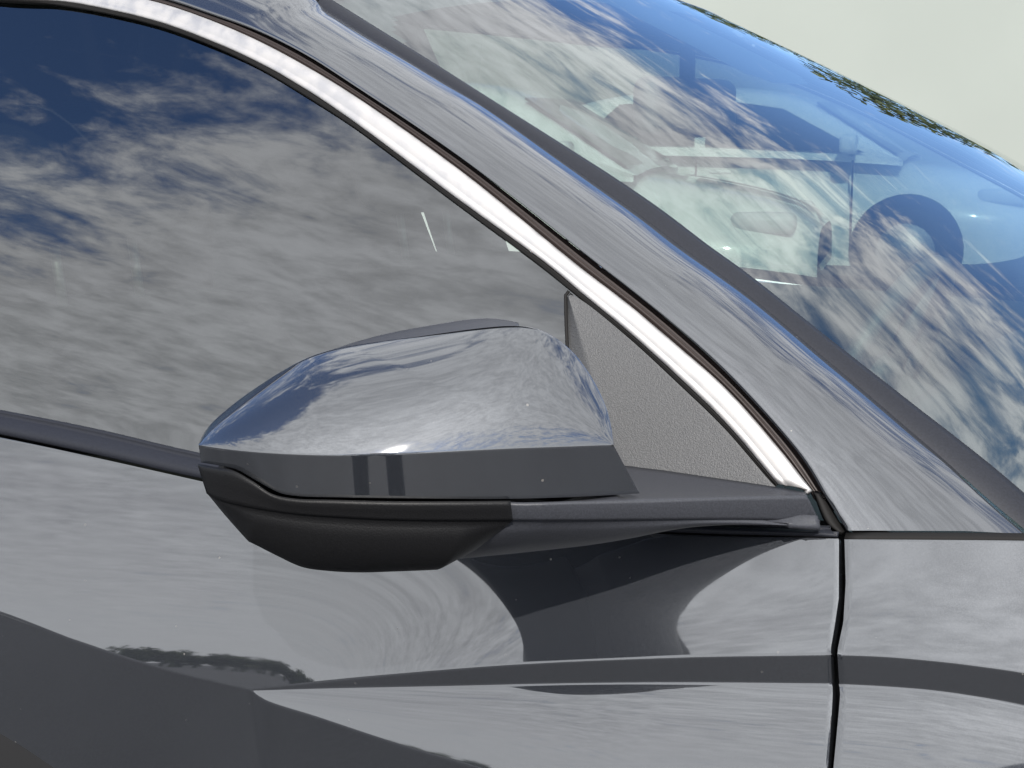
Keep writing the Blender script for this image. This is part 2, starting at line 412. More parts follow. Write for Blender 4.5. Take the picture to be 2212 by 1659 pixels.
eL = lift(spline(E_L, ND), g_door); e1 = lift(spline(E_1, ND), g_door)
g_B = down_from(e1, -7); e2 = lift(spline(E_2, ND), g_B); e2[0] = e1[0]; eL[-1] = e1[0]
g_C = down_from(e2, 19); e3 = lift(spline(E_3, ND), g_C); e3[0] = e1[0]
def drop(E, tilts, hs):
    """rows running down from edge E with given tilts over given heights"""
    rows = []; q = E.copy()
    for t, h in zip(tilts, hs):
        q = q + np.array([0.02*h, -math.tan(R(t))*h, -h]); rows.append(q.copy())
    return rows
def rows_between(A, B, m, edge=0.0016, concave=0.0):
    """rows from A to B inclusive of points close to both ends, so that the crease keeps a tight radius"""
    L = np.maximum(np.linalg.norm(B-A, axis=1), 1e-6)[:, None]; e = np.minimum(edge/L, 0.3)
    nrm = np.array([0, -1.0, 0.25])
    out = []
    for k, v in enumerate(np.linspace(0, 1, m)):
        vv = e + (1-2*e)*v
        out.append(A*(1-vv)+B*vv - nrm*concave*L*4*vv*(1-vv))
    return out
def c_rows(A, B, m, fade, roll=0.0078, lam=0.017):
    """field below the character line: rolls over near its top edge, then runs straight"""
    L = np.maximum(np.linalg.norm(B-A, axis=1), 1e-6)[:, None]; out = []
    for t in np.linspace(0, 1, m):
        v = t**1.9; e = np.minimum(0.0014/L, 0.3); vv = e+(1-2*e)*v; h = L*vv
        out.append(A*(1-vv)+B*vv + np.array([0, -1.0, 0.1])*(roll*fade[:, None]*(1-np.exp(-h/lam))*(1-vv) + 0.012*L*4*vv*(1-vv)))
    return out
nA, nB, nC, nDn = 26, 6, 24, 14
# the upper field follows the door surface itself
def surf_rows(A, B, m, g):
    rows = rows_between(A, B, m)
    for q in rows:
        for i in range(len(q)): q[i, 1] = g(q[i, 0], q[i, 2])
    return rows
def lower_rows(E, first_tilt):
    hs = [0.0016]+[0.5*(1/13.0)]*13
    tl = [first_tilt]*1+[first_tilt]*5+[first_tilt*0.5, 2, 4, 2, -2, -6, -10, -14]
    return drop(E, tl, hs)
AL = surf_rows(topL, eL, nA, g_door); AR = surf_rows(topR, e1, nA, g_door)
Brow = rows_between(e1, e2, nB); fd = np.linspace(0, 1, ND)**0.8; Crow = c_rows(e2, e3, nC, fd)
DL = lower_rows(eL, -5); DR = lower_rows(e3, -6)
# blend the two lower fields along the crease that falls from the meeting point
for a, b in zip(DL, DR): a[-1] = b[0]
GAP_L = [(1163, 1812), (1291, 1811), (1350, 1803), (1400, 1795), (1420, 1795), (1448, 1796), (1478, 1798), (1500, 1798), (1659, 1788), (1870, 1775)]
GAP_R = [(1163, 1824), (1257, 1826), (1343, 1821), (1400, 1810), (1416, 1809), (1448, 1811), (1479, 1813), (1500, 1814), (1659, 1800), (1870, 1788)]
def to_px(P):
    q = P-CAM; d = q@FW; return 1106+FPX*(q@RT)/d, 829.5-FPX*(q@UP)/d, d
def warp(row, gap, at_end, g=None):
    e = row[-1] if at_end else row[0]
    x, y, d = to_px(e)
    if y > 1870: return
    dx = (np.interp(y, [p[0] for p in gap], [p[1] for p in gap])-x)*d/FPX/math.cos(AZ)
    n = len(row); k = 16
    for j in range(k):
        i = n-1-j if at_end else j
        w = (1-j/k)**2*(1+2*j/k); row[i, 0] += dx*w
        if g: row[i, 1] = g(row[i, 0], row[i, 2])
        else: row[i, 1] += dx*w*0.10
for r_ in AR: warp(r_, GAP_L, True, g_door)
for r_ in Brow+Crow: warp(r_, GAP_L, True)
left = lofted([topL]+AL+[eL]+DL); right = lofted([topR]+AR+[e1]+Brow+[e2]+Crow+[e3]+DR)
door = link('front_door', *join(left, right), M['paint'], car)
def weld(o, d=1e-5):
    bm = bmesh.new(); bm.from_mesh(o.data); bmesh.ops.remove_doubles(bm, verts=bm.verts[:], dist=d)
    bmesh.ops.recalc_face_normals(bm, faces=bm.faces[:]); bm.to_mesh(o.data); bm.free(); return o
weld(door); orient(door, (0, -1, 0.2)); solid(door, 0.012, -1, 0.0016, 2, 50)

# ---- fender
NF = 70
F_TOP = [(1824, 1165), (2000, 1166), (2212, 1168), (2500, 1176), (2900, 1200)]
F_1 = [(1809, 1414), (1910, 1418), (2017, 1427), (2110, 1438), (2212, 1453), (2450, 1500), (2900, 1620)]
F_2 = [(1812, 1479), (1910, 1484), (2017, 1493), (2110, 1506), (2212, 1525), (2450, 1580), (2900, 1715)]
F_3 = [(1795, 1872), (2000, 1905), (2212, 1940), (2500, 1995), (2900, 2080)]
fT = lift(spline(F_TOP, NF), g_door); f1 = lift(spline(F_1, NF), g_door)
f2 = lift(spline(F_2, NF), down_from(f1, -7)); f3 = lift(spline(F_3, NF), down_from(f2, 19))
FA, FB, FC = surf_rows(fT, f1, nA, g_door), rows_between(f1, f2, nB), c_rows(f2, f3, nC, np.ones(NF))
for r_ in FA: warp(r_, GAP_R, False, g_door)
for r_ in FB+FC: warp(r_, GAP_R, False)
def forward(row, xe=1.30, k=22):
    """carry a fender row on towards the nose of the car"""
    p = row[-1]; sl = (row[-1, 2]-row[-6, 2])/max(1e-6, row[-1, 0]-row[-6, 0]); out = [row]
    xs = np.linspace(p[0], xe, k)[1:]
    ext = np.array([(x, p[1]+plan(x)-plan(p[0])+0.10*max(0.0, x-0.8)**2, p[2]+max(-0.16, min(0.05, sl))*(x-p[0])*(1-0.25*(x-p[0]))) for x in xs])
    q = np.vstack([row, ext])
    for i in range(len(q)):                               # wheel opening
        dx = abs(q[i, 0]-0.93)
        if dx < 0.37: q[i, 2] = max(q[i, 2], 0.33+math.sqrt(0.37**2-dx*dx))
    return q
FR = [forward(r_) for r_ in [fT]+FA+[f1]+FB+[f2]+FC+[f3]+lower_rows(f3, -6)]
fend = link('fender', *lofted(FR), M['paint'], car)
weld(fend); orient(fend, (0, -1, 0.2))
solid(fend, 0.012, -1, 0.0016, 2, 50)

# dark inner body behind the shut lines
ib = []
for x in np.linspace(-0.9, 0.42, 24):
    ib.append(np.array([(x, g_door(x, z)+0.03, z) for z in np.linspace(0.30, 0.945, 14)]))
inner = link('inner_body', *lofted(ib), M['gap'], car)

# ---- side glass
n = 90
gt = lift(spline([(p[0], p[1]-8) for p in BLK_LO[:-1]]+[(1660, 1036)], n), g_glass)
gb_px = spline([(-620, 815), (-300, 850), (0, 900), (427, 990), (800, 1055), (1200, 1105), (1500, 1128), (1662, 1139)], n)
gb = lift(gb_px, g_glass)
rows = between(gt, gb, 40)
for q in rows:
    for i in range(n): q[i, 1] = g_glass(q[i, 0], q[i, 2])
sg = orient(link('window_glass', *lofted(rows), M['side_glass'], door), (0, -1, 0))

# ---- belt molding
bt = lift(spline(BELT_TOP, 80), off(-0.004)); bb = lift(spline(BELT_BOT, 80), lambda x, z: g_door(x, z)-0.001)
rows = []
for v, h in ((0, 0), (0.04, 0.004), (0.10, 0.0055), (0.17, 0.0045), (0.24, 0.003), (0.32, 0.0032), (0.5, 0.0048), (0.7, 0.0052), (0.88, 0.0040), (0.97, 0.0015), (1, 0)):
    rows.append(bt*(1-v)+bb*v + np.array([0, -0.9, 0.45])*h)
bm_ = orient(link('belt_molding', *lofted(rows), M['molding'], door), (0, -1, 0.3)); solid(bm_, 0.004)

# ---- trims round the window
def strip(name, lo, hi, dlo, dhi, prof, m, parent, n=140, thick=0.004):
    A = lift(spline(lo, n), off(dlo)); B = lift(spline(hi, n), off(dhi)); rows = []
    nr = np.array([0.08, -0.9, 0.42])
    for v, h in prof: rows.append(A*(1-v)+B*v+nr*h)
    o = orient(link(name, *lofted(rows), m, parent), (0, -1, 0.4)); 
    if thick: solid(o, thick)
    return o
run_seal = strip('glass_run_seal', BLK_LO, SILV_LO, -0.003, -0.007, ((0, 0), (0.25, 0.002), (0.5, 0.0005), (0.75, 0.0022), (1, 0.0)), M['rubber'], door)
wtrim = strip('window_trim', SILV_LO, SILV_HI, -0.008, -0.006, ((0, 0), (0.04, 0.0012), (0.12, 0.0019), (0.24, 0.0022), (0.29, 0.0020), (0.34, 0.0023), (0.55, 0.0033), (0.75, 0.0034), (0.92, 0.0024), (0.98, 0.0010), (1, -0.0015)), M['trim'], door)
fseal = strip('frame_seal', [(p[0]-1, p[1]+1) for p in SILV_HI], SEAL_HI[:-1]+[(1800, 1100)], 0.001, 0.001, ((0, 0), (0.2, 0.0), (0.3, 0.003), (0.4, 0.0), (0.5, -0.001), (0.6, 0.0025), (0.7, -0.002), (0.85, -0.006), (1, -0.006)), M['seal'], door)
# the seal running on below the trim to the corner
A = lift(spline([(1755, 1062), (1784, 1131), (1812, 1154)], 20), off(-0.004)); B = lift(spline([(1790, 1085), (1812, 1124), (1826, 1147)], 20), off(0.0))
o = orient(link('corner_seal', *lofted([A, A*0.6+B*0.4+np.array([0, -0.004, 0.002]), A*0.3+B*0.7+np.array([0, -0.001, 0]), B]), M['rubber'], door), (0, -1, 0)); solid(o, 0.004)

# ---- sail panel in the window corner
n = 50
sl_hi = lift(spline([(1223, 630), (1256, 648), (1360, 732), (1464, 828), (1564, 925), (1674, 1049)], n), off(-0.007))
sl_lo = lift(spline([(1224, 640), (1227, 760), (1235, 1000), (1240, 1105)], n), off(-0.001))
cr = lift(spline([(1228, 640), (1246, 705), (1269, 788), (1300, 900), (1345, 1020), (1380, 1110)], n), off(-0.0085))
bot = lift(spline([(1240, 1105), (1500, 1128), (1700, 1138)], n), off(-0.006))
fan = lift(spline([(1228, 640), (1380, 1110)], n), off(-0.0085))
rows = between(sl_lo, cr, 8)[:-1]
endp = spline([(1380, 1110), (1700, 1138)], 24)
m_ = 24
top_c = sl_hi; low_c = cr
rows2 = between(cr, np.array([hit(p, off(-0.007)) for p in spline([(1232, 636), (1256, 648), (1360, 732), (1464, 828), (1564, 925), (1664, 1040), (1690, 1066)], n)]), m_)
sail = orient(link('sail_panel', *lofted(rows+rows2), M['sail'], door), (0, -1, 0)); solid(sail, 0.004, -1, 0.001, 2, 60)

ss_ = lift(spline([(1229, 629), (1223, 634), (1222, 660), (1225, 745), (1232, 900), (1238, 1100)], 40), off(-0.0035))
link('sail_seal', *tube(ss_, 0.0014, 8), M['rubber'], door)

# ------------------------------------------------------------------ side mirror
def WR(u):
    c = spline([(-0.26, 0.090), (-0.215, 0.0235), (-0.20, 0.0065), (-0.18, -0.0105), (-0.15, -0.0230), (-0.10, -0.0300), (-0.05, -0.0278), (0.0, -0.0175), (0.05, 0.0010), (0.10, 0.0275), (0.16, 0.066)], 800, 'x')
    return np.interp(u, c[:, 0], c[:, 1])
_u = np.linspace(-0.26, 0.16, 800); _w = WR(_u)
kern = np.exp(-0.5*(np.arange(-60, 61)/22.0)**2); kern /= kern.sum()
_w = np.convolve(np.pad(_w, 60, mode='reflect', reflect_type='odd'), kern, 'valid')
FH = np.array([-math.sin(AZ), math.cos(AZ), 0.0])
def at_depth(p, wfun):
    """point on the sight line through p whose horizontal depth from the target equals wfun(u)"""
    d = ray(p); a, b = 0.5, 2.2
    for _ in range(50):
        m = 0.5*(a+b); q = CAM+d*m-TGT
        if q@FH < wfun(q@RT): a = m
        else: b = m
    return CAM+d*a
wr_ = lambda u: float(np.interp(u, _u, _w))
NS = 130
RIDGE = [(429, 961), (452, 966), (509, 973), (613, 980), (707, 983), (845, 981.5), (899, 979), (1108, 970), (1326, 963)]
CAPTOP = [(429, 961, 0.015), (434, 947, 0.02), (455, 916, 0.027), (521, 860, 0.037), (604, 805, 0.044), (660, 775, 0.047), (705, 759, 0.049), (764, 746, 0.05), (830, 735, 0.05), (899, 725, 0.049), (1038, 706, 0.047), (1100, 701, 0.048), (1140, 703, 0.049), (1177, 715, 0.048), (1226, 749, 0.046), (1264, 794, 0.041), (1295, 847, 0.033), (1316, 902, 0.022), (1326, 963, 0.008)]
CAPBOT = [(434, 999), (470, 1005), (509, 1013), (545, 1033), (582, 1054), (609, 1066), (650, 1072), (717, 1074), (845, 1076), (1090, 1077.5), (1250, 1073), (1382, 1066)]
rp = spline(RIDGE, NS); bp = spline(CAPBOT, NS); ep = spline(CAPTOP, NS)
ridge = np.array([at_depth(p, wr_) for p in rp]); capb = np.array([at_depth(p, lambda u: wr_(u)+0.004) for p in bp])
capt = np.array([at_depth(p[:2], lambda u, w=p[2]: w) for p in ep])
capt[0] = capt[0]
# upper shell: convex arc from the ridge to the rear edge
up_rows = []
Lc = np.linalg.norm(capt-ridge, axis=1)[:, None]
out_n = np.array([0, 0, 1.0])*0.80 - FH*0.60
nv = 34
for v in np.linspace(0, 1, nv):
    e = np.minimum(0.0012/np.maximum(Lc, 1e-4), 0.4); vv = e+(1-e)*v
    up_rows.append(ridge*(1-vv)+capt*vv + out_n*(0.12*Lc*4*vv*(1-vv)*(1-0.35*(vv-0.5))))
# shallow facet: inboard of a slanting line the shell falls back a little
A0, A1 = np.array([775., 757.]), np.array([1160., 925.])
la = A1-A0; Ln = np.linalg.norm(la); la /= Ln; nb = np.array([la[1], -la[0]])
for q in up_rows:
    for i in range(len(q)):
        x, y, d = to_px(q[i]); w_ = np.array([x, y])-A0; t = (w_@la)/Ln; s_ = (w_@nb)/KPX
        if s_ > 0:
            k_ = np.clip((1.15-t)/0.55, 0, 1); k_ = k_*k_*(3-2*k_)
            q[i] = q[i] - out_n*(0.055*k_*0.03*(1-math.exp(-s_/0.03)))
lo_rows = []
for v in np.linspace(0, 1, 14):
    L2 = np.linalg.norm(capb-ridge, axis=1)[:, None]; e = np.minimum(0.0012/L2, 0.4); vv = e+(1-e)*v
    lo_rows.append(ridge*(1-vv)+capb*vv)
side_mirror = link('side_mirror', [], [], M['black'], car)
capo = link('mirror_cap', *lofted(lo_rows[::-1]+[ridge]+up_rows), M['paint'], side_mirror)
orient(capo, (0.3, -1, 0.4)); solid(capo, 0.003, -1, 0.0009, 2, 50)

# housing shell behind the cap (dark, open at the back for the mirror glass)
BACK = -np.array([math.cos(R(0)), 0, 0])          # towards the rear of the car
HTOP = [(705, 760, 0.063), (760, 741, 0.069), (830, 722, 0.075), (930, 703, 0.080), (1038, 688, 0.084), (1085, 690, 0.085), (1128, 699, 0.083)]
loop = np.vstack([capt[2:], capb[::-1][2:]])       # outline of the cap seen from behind
cen = loop.mean(0)
h0 = cen+(loop-cen)*0.985
ht = np.array([at_depth(p[:2], lambda u, w=p[2]: w) for p in spline(HTOP, 60)])
# a shoulder just behind the cap (the dark lip above its top edge), then the rim of the glass opening further back
mid_r = cen+(loop-cen)*0.95 + FH*0.012
hx = ht@RT; o_ = np.argsort(hx)
for i in range(len(capt)-2):
    u = capt[i+2]@RT; px_i = ep[i+2]
    if 705 <= px_i[0] <= 1128 and px_i[1] < 770:
        mid_r[i] = np.array([np.interp(u, hx[o_], ht[o_, k]) for k in range(3)])
rim = cen+(loop-cen)*0.84 + FH*0.034
for i in range(len(rim)):
    rim[i, 0] -= 0.055*np.clip((to_px(loop[i])[0]-705)/400, 0, 1)
rim2 = rim.mean(0)+(rim-rim.mean(0))*0.96+np.array([-0.004, 0, 0])
rim3 = rim.mean(0)+(rim-rim.mean(0))*0.92+np.array([0.004, 0, 0])
hv, hf = lofted([h0, h0*0.5+mid_r*0.5+np.array([0, 0, 0.0006]), mid_r, mid_r*0.5+rim*0.5, rim, rim2, rim3], closed=True)
me = bpy.data.meshes.new('side_mirror'); me.from_pydata([tuple(v) for v in hv], [], hf); me.update()
me.polygons.foreach_set('use_smooth', [True]*len(me.polygons)); me.materials.append(M['base']); side_mirror.data = me
weld(side_mirror)
k = len(rim3); cm = rim3.mean(0)
mg = link('mirror_glass', list(rim3)+[cm], [(i, (i+1) % k, k) for i in range(k)], M['mirror'], side_mirror); orient(mg, (-1, 0, 0))

# lower cover (black bowl under the cap)
LIP = [(428, 1003), (465, 1010), (502, 1017), (545, 1040), (588, 1068), (634, 1078), (717, 1081), (845, 1084), (1000, 1084), (1103, 1083)]
CRS = [(446, 1066), (475, 1079), (530, 1093), (634, 1109), (740, 1117), (845, 1122), (998, 1124), (1108, 1123)]
BWL = [(455, 1073), (530, 1130), (623, 1198), (650, 1210), (696, 1217), (759, 1220), (845, 1216), (920, 1211), (1000, 1204)]
NL = 90
lip = np.array([at_depth(p, lambda u: wr_(u)+0.000) for p in spline(LIP, NL)])
lip_in = np.array([at_depth((p[0], p[1]-1), lambda u: wr_(u)+0.010) for p in spline(LIP, NL)])
crs = np.array([at_depth(p, lambda u: wr_(u)+0.002) for p in spline(CRS, NL)])
bw = np.array([at_depth(p, lambda u: wr_(u)+0.058) for p in spline(BWL, NL)])
bk = bw + np.array([-0.02, 0.035, 0.015])
L = np.array([0, 0, 1.0])
rows = [lip_in, lip+L*0.0004-FH*0.0, lip*0.93+crs*0.07-FH*0.0014, lip*0.80+crs*0.20-FH*0.0016, lip*0.5+crs*0.5-FH*0.0012, lip*0.12+crs*0.88, crs, crs+FH*0.0025-L*0.0006]
for v in np.linspace(0.06, 1, 12):
    q = crs*(1-v)+bw*v + (-L*0.75-FH*0.65)*(0.018*4*v*(1-v)*np.clip(np.minimum(np.linspace(0, 6, NL), np.linspace(6, 0.15, NL)), 0, 1)[:, None]); rows.append(q)
rows.append(bw*0.5+bk*0.5-L*0.001); rows.append(bk)
lc = link('lower_cover', *lofted(rows), M['black'], side_mirror); orient(lc, (0.5, -1, -0.4)); solid(lc, 0.002)

# mirror base (arm to the door)
def w_arm(x): return None
arm_d = spline([(1108, 0), (1300, 0), (1500, 0), (1788, 0)], 80)
pend = hit((1788, 1131), lambda x, z: g_door(x, z)-0.002); wend = (pend-TGT)@FH; uend = (pend-TGT)@RT
u0 = (1111-1106)/KPX
def wa(u): 
    t = np.clip((u-u0)/(uend-u0), 0, 1); return wr_(min(u, 0.0))*(1-t)+0.0*t + (wend)*(t**1.15)+0.003*max(0.0, 1-u/0.02) if u > 0 else wr_(u)+0.003
A_TOPB = [(1092, 1079), (1250, 1050), (1330, 1008), (1400, 1012), (1536, 1031), (1671, 1051), (1742, 1064)]
A_TOP = [(1094, 1085), (1123, 1087), (1250, 1084), (1394, 1081), (1536, 1076), (1744, 1071)]
A_BOT = [(1085, 1123), (1250, 1123), (1459, 1121), (1600, 1121), (1703, 1124), (1772, 1130)]
A_UND = [(972, 1209), (1117, 1195), (1200, 1186), (1269, 1177), (1352, 1160), (1415, 1141), (1470, 1127), (1560, 1117), (1700, 1116), (1765, 1119)]
NB = 90
a_top = np.array([at_depth(p, wa) for p in spline(A_TOP, NB)]); a_bot = np.array([at_depth(p, lambda u: wa(u)+0.003) for p in spline(A_BOT, NB)])
back_px = spline(A_TOPB, NB)
a_bk = []
for i, p in enumerate(back_px):
    t = i/(NB-1)
    if p[0] > 1330: a_bk.append(hit(p, off(-0.0085)))
    else: a_bk.append(at_depth(p, lambda u: wa(u)+0.055))
a_bk = np.array(a_bk)
und_px = spline(A_UND, NB)
a_un = []
for i, p in enumerate(und_px):
    t = i/(NB-1); q = at_depth(p, lambda u: wr_(min(u, 0.0))+0.058+(wend-0.045)*max(0.0, (u+0.03)/(uend+0.03))); a_un.append(q)
a_un = np.array(a_un)
up_ = np.array([0, 0, 1.0])
rows = [a_bk]
for v in np.linspace(0.1, 0.9, 8): rows.append(a_bk*(1-v)+a_top*v + (up_*0.55-FH*0.5)*(-0.008*4*v*(1-v)*np.linspace(0.3, 1, NB)[:, None]))
rows += [a_top+up_*0.0003+FH*0.0012, a_top-FH*0.0004-up_*0.0008, a_top*0.85+a_bot*0.15-FH*0.0008, a_top*0.5+a_bot*0.5-FH*0.0008, a_top*0.12+a_bot*0.88-FH*0.0004, a_bot, a_bot+FH*0.003-up_*0.0008]
for v in np.linspace(0.12, 1, 10): rows.append(a_bot*(1-v)+a_un*v + (-up_*0.6-FH*0.8)*(0.006*4*v*(1-v)))
rows.append(a_un+np.array([-0.01, 0.03, 0.012])*np.clip(np.linspace(1.6, 0, NB), 0, 1)[:, None])
mb = link('mirror_base', *lofted(rows), M['base'], side_mirror); orient(mb, (0.3, -1, 0.2)); solid(mb, 0.002)

# solid core that closes the inside of the mirror
core_pts = np.vstack([lip[6:]+FH*0.014, bw[6:]+FH*0.008+up_*0.010, capb[6:100]+FH*0.022, a_bot[:42]+FH*0.014, a_un[:42]+FH*0.008+up_*0.008, rim[len(capt)-2:]+FH*0.002])
bm = bmesh.new(); vs_ = [bm.verts.new(tuple(p)) for p in core_pts]
hull = bmesh.ops.convex_hull(bm, input=vs_); bmesh.ops.delete(bm, geom=[v for v in hull['geom_interior'] if isinstance(v, bmesh.types.BMVert)], context='VERTS')
me = bpy.data.meshes.new('mirror_core'); bm.to_mesh(me); bm.free(); me.materials.append(M['black'])
o = bpy.data.objects.new('mirror_core', me); sc.collection.objects.link(o); o.parent = side_mirror

# ------------------------------------------------------------------ windshield pillar, molding, glass
def g_pil(x, z): return g_glass(x, z) - 0.006
P_S2 = [(-620, -330), (0, -200), (400, -112), (560, -62), (640, -26), (686, -2), (699, 18), (730, 37.5), (799, 80.6), (869, 122), (968, 182), (1038, 224), (1212, 344), (1385, 466), (1472, 532), (1618, 638), (1791, 781), (1965, 926), (2053, 998), (2138, 1072), (2228, 1147)]
S3 = [(713, 0), (765, 32), (813, 62), (934, 137), (1038, 203), (1212, 313), (1326, 386), (1424, 453), (1527, 531), (1618, 597), (1791, 735), (1905, 824), (1974, 878), (2067, 950), (2140, 1008), (2212, 1069), (2290, 1138), (2400, 1240)]
OFF2, OFF3 = 0.075, 0.092
NP = 150
s1p = spline(SEAL_HI[:-1]+[(1830, 1146)], NP); s2p = spline(P_S2, NP)
s1 = lift(s1p, g_pil); s2 = lift(s2p, off(OFF2))
rows = []
Lw = np.linalg.norm(s2-s1, axis=1)[:, None]
dirn = np.array([0.30, -0.55, 0.78])
for v in np.linspace(0, 1, 26):
    rows.append(s1*(1-v)+s2*v + dirn*(0.105*Lw*4*v*(1-v)))
for r_i, v in enumerate(np.linspace(0, 1, 26)):      # the foot of the pillar ends on a straight shut line
    q = rows[r_i][-1].copy(); x, y, d = to_px(q)
    tx = 1830+(2228-1830)*v; ty = np.interp(tx, [1830, 2086, 2166, 2228], [1146, 1147, 1151, 1158])
    dq = CAM+((q-CAM)@FW)/(ray((tx, ty))@FW)*ray((tx, ty)) - q
    for j in range(24):
        w = (1-j/24)**2*(1+2*j/24); rows[r_i][-1-j] += dq*w
fl1 = s1+np.array([0, 0.012, -0.004])
rows = [fl1]+rows+[s2+np.array([-0.002, 0.004, -0.008])]
pil = link('windshield_pillar', *lofted(rows), M['paint'], car); orient(pil, (0.3, -0.6, 0.7))
# foot of the pillar: dark sill strip in the gap above the fender
A = lift(spline([(1828, 1150), (2000, 1150), (2228, 1152), (2500, 1160), (2900, 1180)], 40), lambda x, z: g_door(x, z)+0.014); B = lift(spline([(1826, 1170), (2000, 1171), (2228, 1174), (2500, 1182), (2900, 1206)], 40), lambda x, z: g_door(x, z)+0.012)
o = orient(link('cowl_seal', *lofted([A, A*0.5+B*0.5+np.array([0, -0.003, 0.0]), B]), M['rubber'], car), (0, -1, 0)); solid(o, 0.006)

# windshield
YC, HB = 0.77, 0.05
s2w = lift(spline(P_S2[5:]+[(2400, 1290)], NP), off(OFF2)); s3 = lift(spline(S3, NP), off(OFF3))
wsdir = s3[0]-s3[-1]; wsdir /= np.linalg.norm(wsdir); NW = np.array([wsdir[2], 0, -wsdir[0]]); NW /= np.linalg.norm(NW)
def wsrow(Np, qs, h=HB, dz=0.0):
    b = h*(1-np.abs(qs)**2.6)+dz
    return np.stack([Np[0]+NW[0]*b, YC+qs*(YC-Np[1]), Np[2]+NW[2]*b], 1)
NQ = 60
qs = np.linspace(-1, 1, NQ)
ws = link('windshield', *lofted([wsrow(p, qs) for p in s3[::2]]), M['wind_glass'], car); orient(ws, (0.4, 0, 0.9))
mold = link('windshield_molding', *lofted([s2w+np.array([0.001, -0.001, -0.003]), s2w*0.8+s3*0.2+NW*0.0015, s2w*0.3+s3*0.7+NW*0.0022, s3+NW*0.0012, s3-NW*0.004]), M['molding'], ws); orient(mold, (0.4, -0.3, 0.8))

# roof and header
hdr = wsrow(s3[0]+wsdir*0.004, qs); 
rr = s2[s2p[:, 0] < 690][::-1]
rows = [hdr]
for i in range(0, len(rr), 2):
    Np = rr[i]; t = i/max(1, len(rr)-1)
    q = wsrow(Np, qs, HB*(1-0.1*t)); rows.append(q)
roof = link('roof', *lofted(rows), M['paint'], car); orient(roof, (0, 0, 1)); solid(roof, 0.01)


# ------------------------------------------------------------------ the far side of the body, mirrored about the middle
def mirror_part(src, name, parent):
    me = src.data.copy(); 
    for v in me.vertices: v.co.y = 2*YC - v.co.y
    o = bpy.data.objects.new(name, me); sc.collection.objects.link(o); o.parent = parent
    for m_ in src.modifiers:
        if m_.type == 'SOLIDIFY': q = o.modifiers.new('solid', 'SOLIDIFY'); q.thickness = m_.thickness; q.offset = m_.offset
    flip(o); return o
door2 = mirror_part(door, 'front_door', car); mirror_part(sg, 'window_glass', door2); mirror_part(sail, 'sail_panel', door2)
mirror_part(bm_, 'belt_molding', door2); mirror_part(wtrim, 'window_trim', door2); mirror_part(fseal, 'frame_seal', door2); mirror_part(run_seal, 'glass_run_seal', door2)
pil2 = mirror_part(pil, 'windshield_pillar', car); mirror_part(mold, 'windshield_molding', ws); mirror_part(fend, 'fender', car); mirror_part(inner, 'inner_body', car)

# frit: black ceramic border printed on the inside of the windshield
def ws_at(i, q, dz=-0.004):
    return wsrow(s3[int(np.clip(i, 0, NP-1))], np.array([q]), dz=dz)[0]
def frit_sheet():
    """cells of a fine grid over the glass that belong to the border"""
    V = []; Fc = []; ids = {}
    nI, nJ = 150, 120
    def inside(a, b):                  # a: 0 top .. 1 bottom, b: 0 near .. 1 far (lateral)
        e = min(b, 1-b)
        top = 0.045; side = 0.012
        rr = 0.05
        if a < top or a > 0.93 or e < side: return True
        if e < side+rr and a < top+rr and (side+rr-e)**2+(top+rr-a)**2 > rr*rr: return True
        if a < 0.20 and abs(b-0.5) < 0.075: return True
        if a < 0.24 and abs(b-0.5) < 0.075 and ((max(0, a-0.20)/0.04)**2 + (max(0, abs(b-0.5)-0.035)/0.04)**2 < 1): return True
        return False
    for i in range(nI):
        for j in range(nJ):
            if inside((i+0.5)/nI, (j+0.5)/nJ):
                f = []
                for di, dj in ((0, 0), (1, 0), (1, 1), (0, 1)):
                    key = (i+di, j+dj)
                    if key not in ids:
                        ids[key] = len(V); V.append(ws_at(key[0]*(NP-1)/nI, -1+2*key[1]/nJ))
                    f.append(ids[key])
                Fc.append(f)
    return V, Fc
frit = link('frit_border', *frit_sheet(), M['frit'], ws)

# ------------------------------------------------------------------ cabin
hl = link('headliner', *lofted([wsrow(p, qs*0.96, HB, -0.03) for p in rr[::3]]), M['liner'], car)
flr = link('cabin_floor', *rbox(-0.6, YC, 0.33, 2.4, 1.45, 0.06), M['carpet'], car)
bulk = link('rear_bench', *join(rbox(-1.62, YC, 0.75, 0.18, 1.25, 0.75, 0.05), rbox(-1.4, YC, 0.52, 0.5, 1.25, 0.16, 0.05)), M['seat'], car)
shelf = link('rear_shelf', *rbox(-1.95, YC, 0.98, 0.5, 1.3, 0.05), M['carpet'], car)
dash = []
for t in np.linspace(-1, 1, 40):
    y = YC + t*0.66; hood = 0.035*math.exp(-((t-0.5)/0.22)**2)
    dash.append(np.array([(x, y, z+h*hood) for x, z, h in ((0.62, 0.86, 0), (0.50, 0.90, 0), (0.30, 0.945, 0.2), (0.12, 0.955, 0.7), (0.02, 0.955, 1), (-0.04, 0.93, 0.9), (-0.06, 0.88, 0), (-0.02, 0.75, 0), (0.06, 0.60, 0), (0.16, 0.42, 0))]))
dashboard = link('dashboard', *lofted(dash), M['dash'], car)
def door_trim(far):
    rows = []
    for z, o_ in ((0.975, 0.030), (0.965, 0.055), (0.93, 0.066), (0.86, 0.070), (0.80, 0.072), (0.785, 0.110), (0.765, 0.125), (0.74, 0.115), (0.72, 0.080), (0.55, 0.085), (0.38, 0.075)):
        r_ = np.array([(x, plan(x)+o_, z+0.012*(0.1-x)) for x in np.linspace(-1.0, 0.10, 30)])
        if far: r_[:, 1] = 2*YC-r_[:, 1]
        rows.append(r_)
    o = link('door_trim', *lofted(rows), M['seat'], door2 if far else door); orient(o, (0, -1 if far else 1, 0.1)); return o
door_trim(False); door_trim(True)
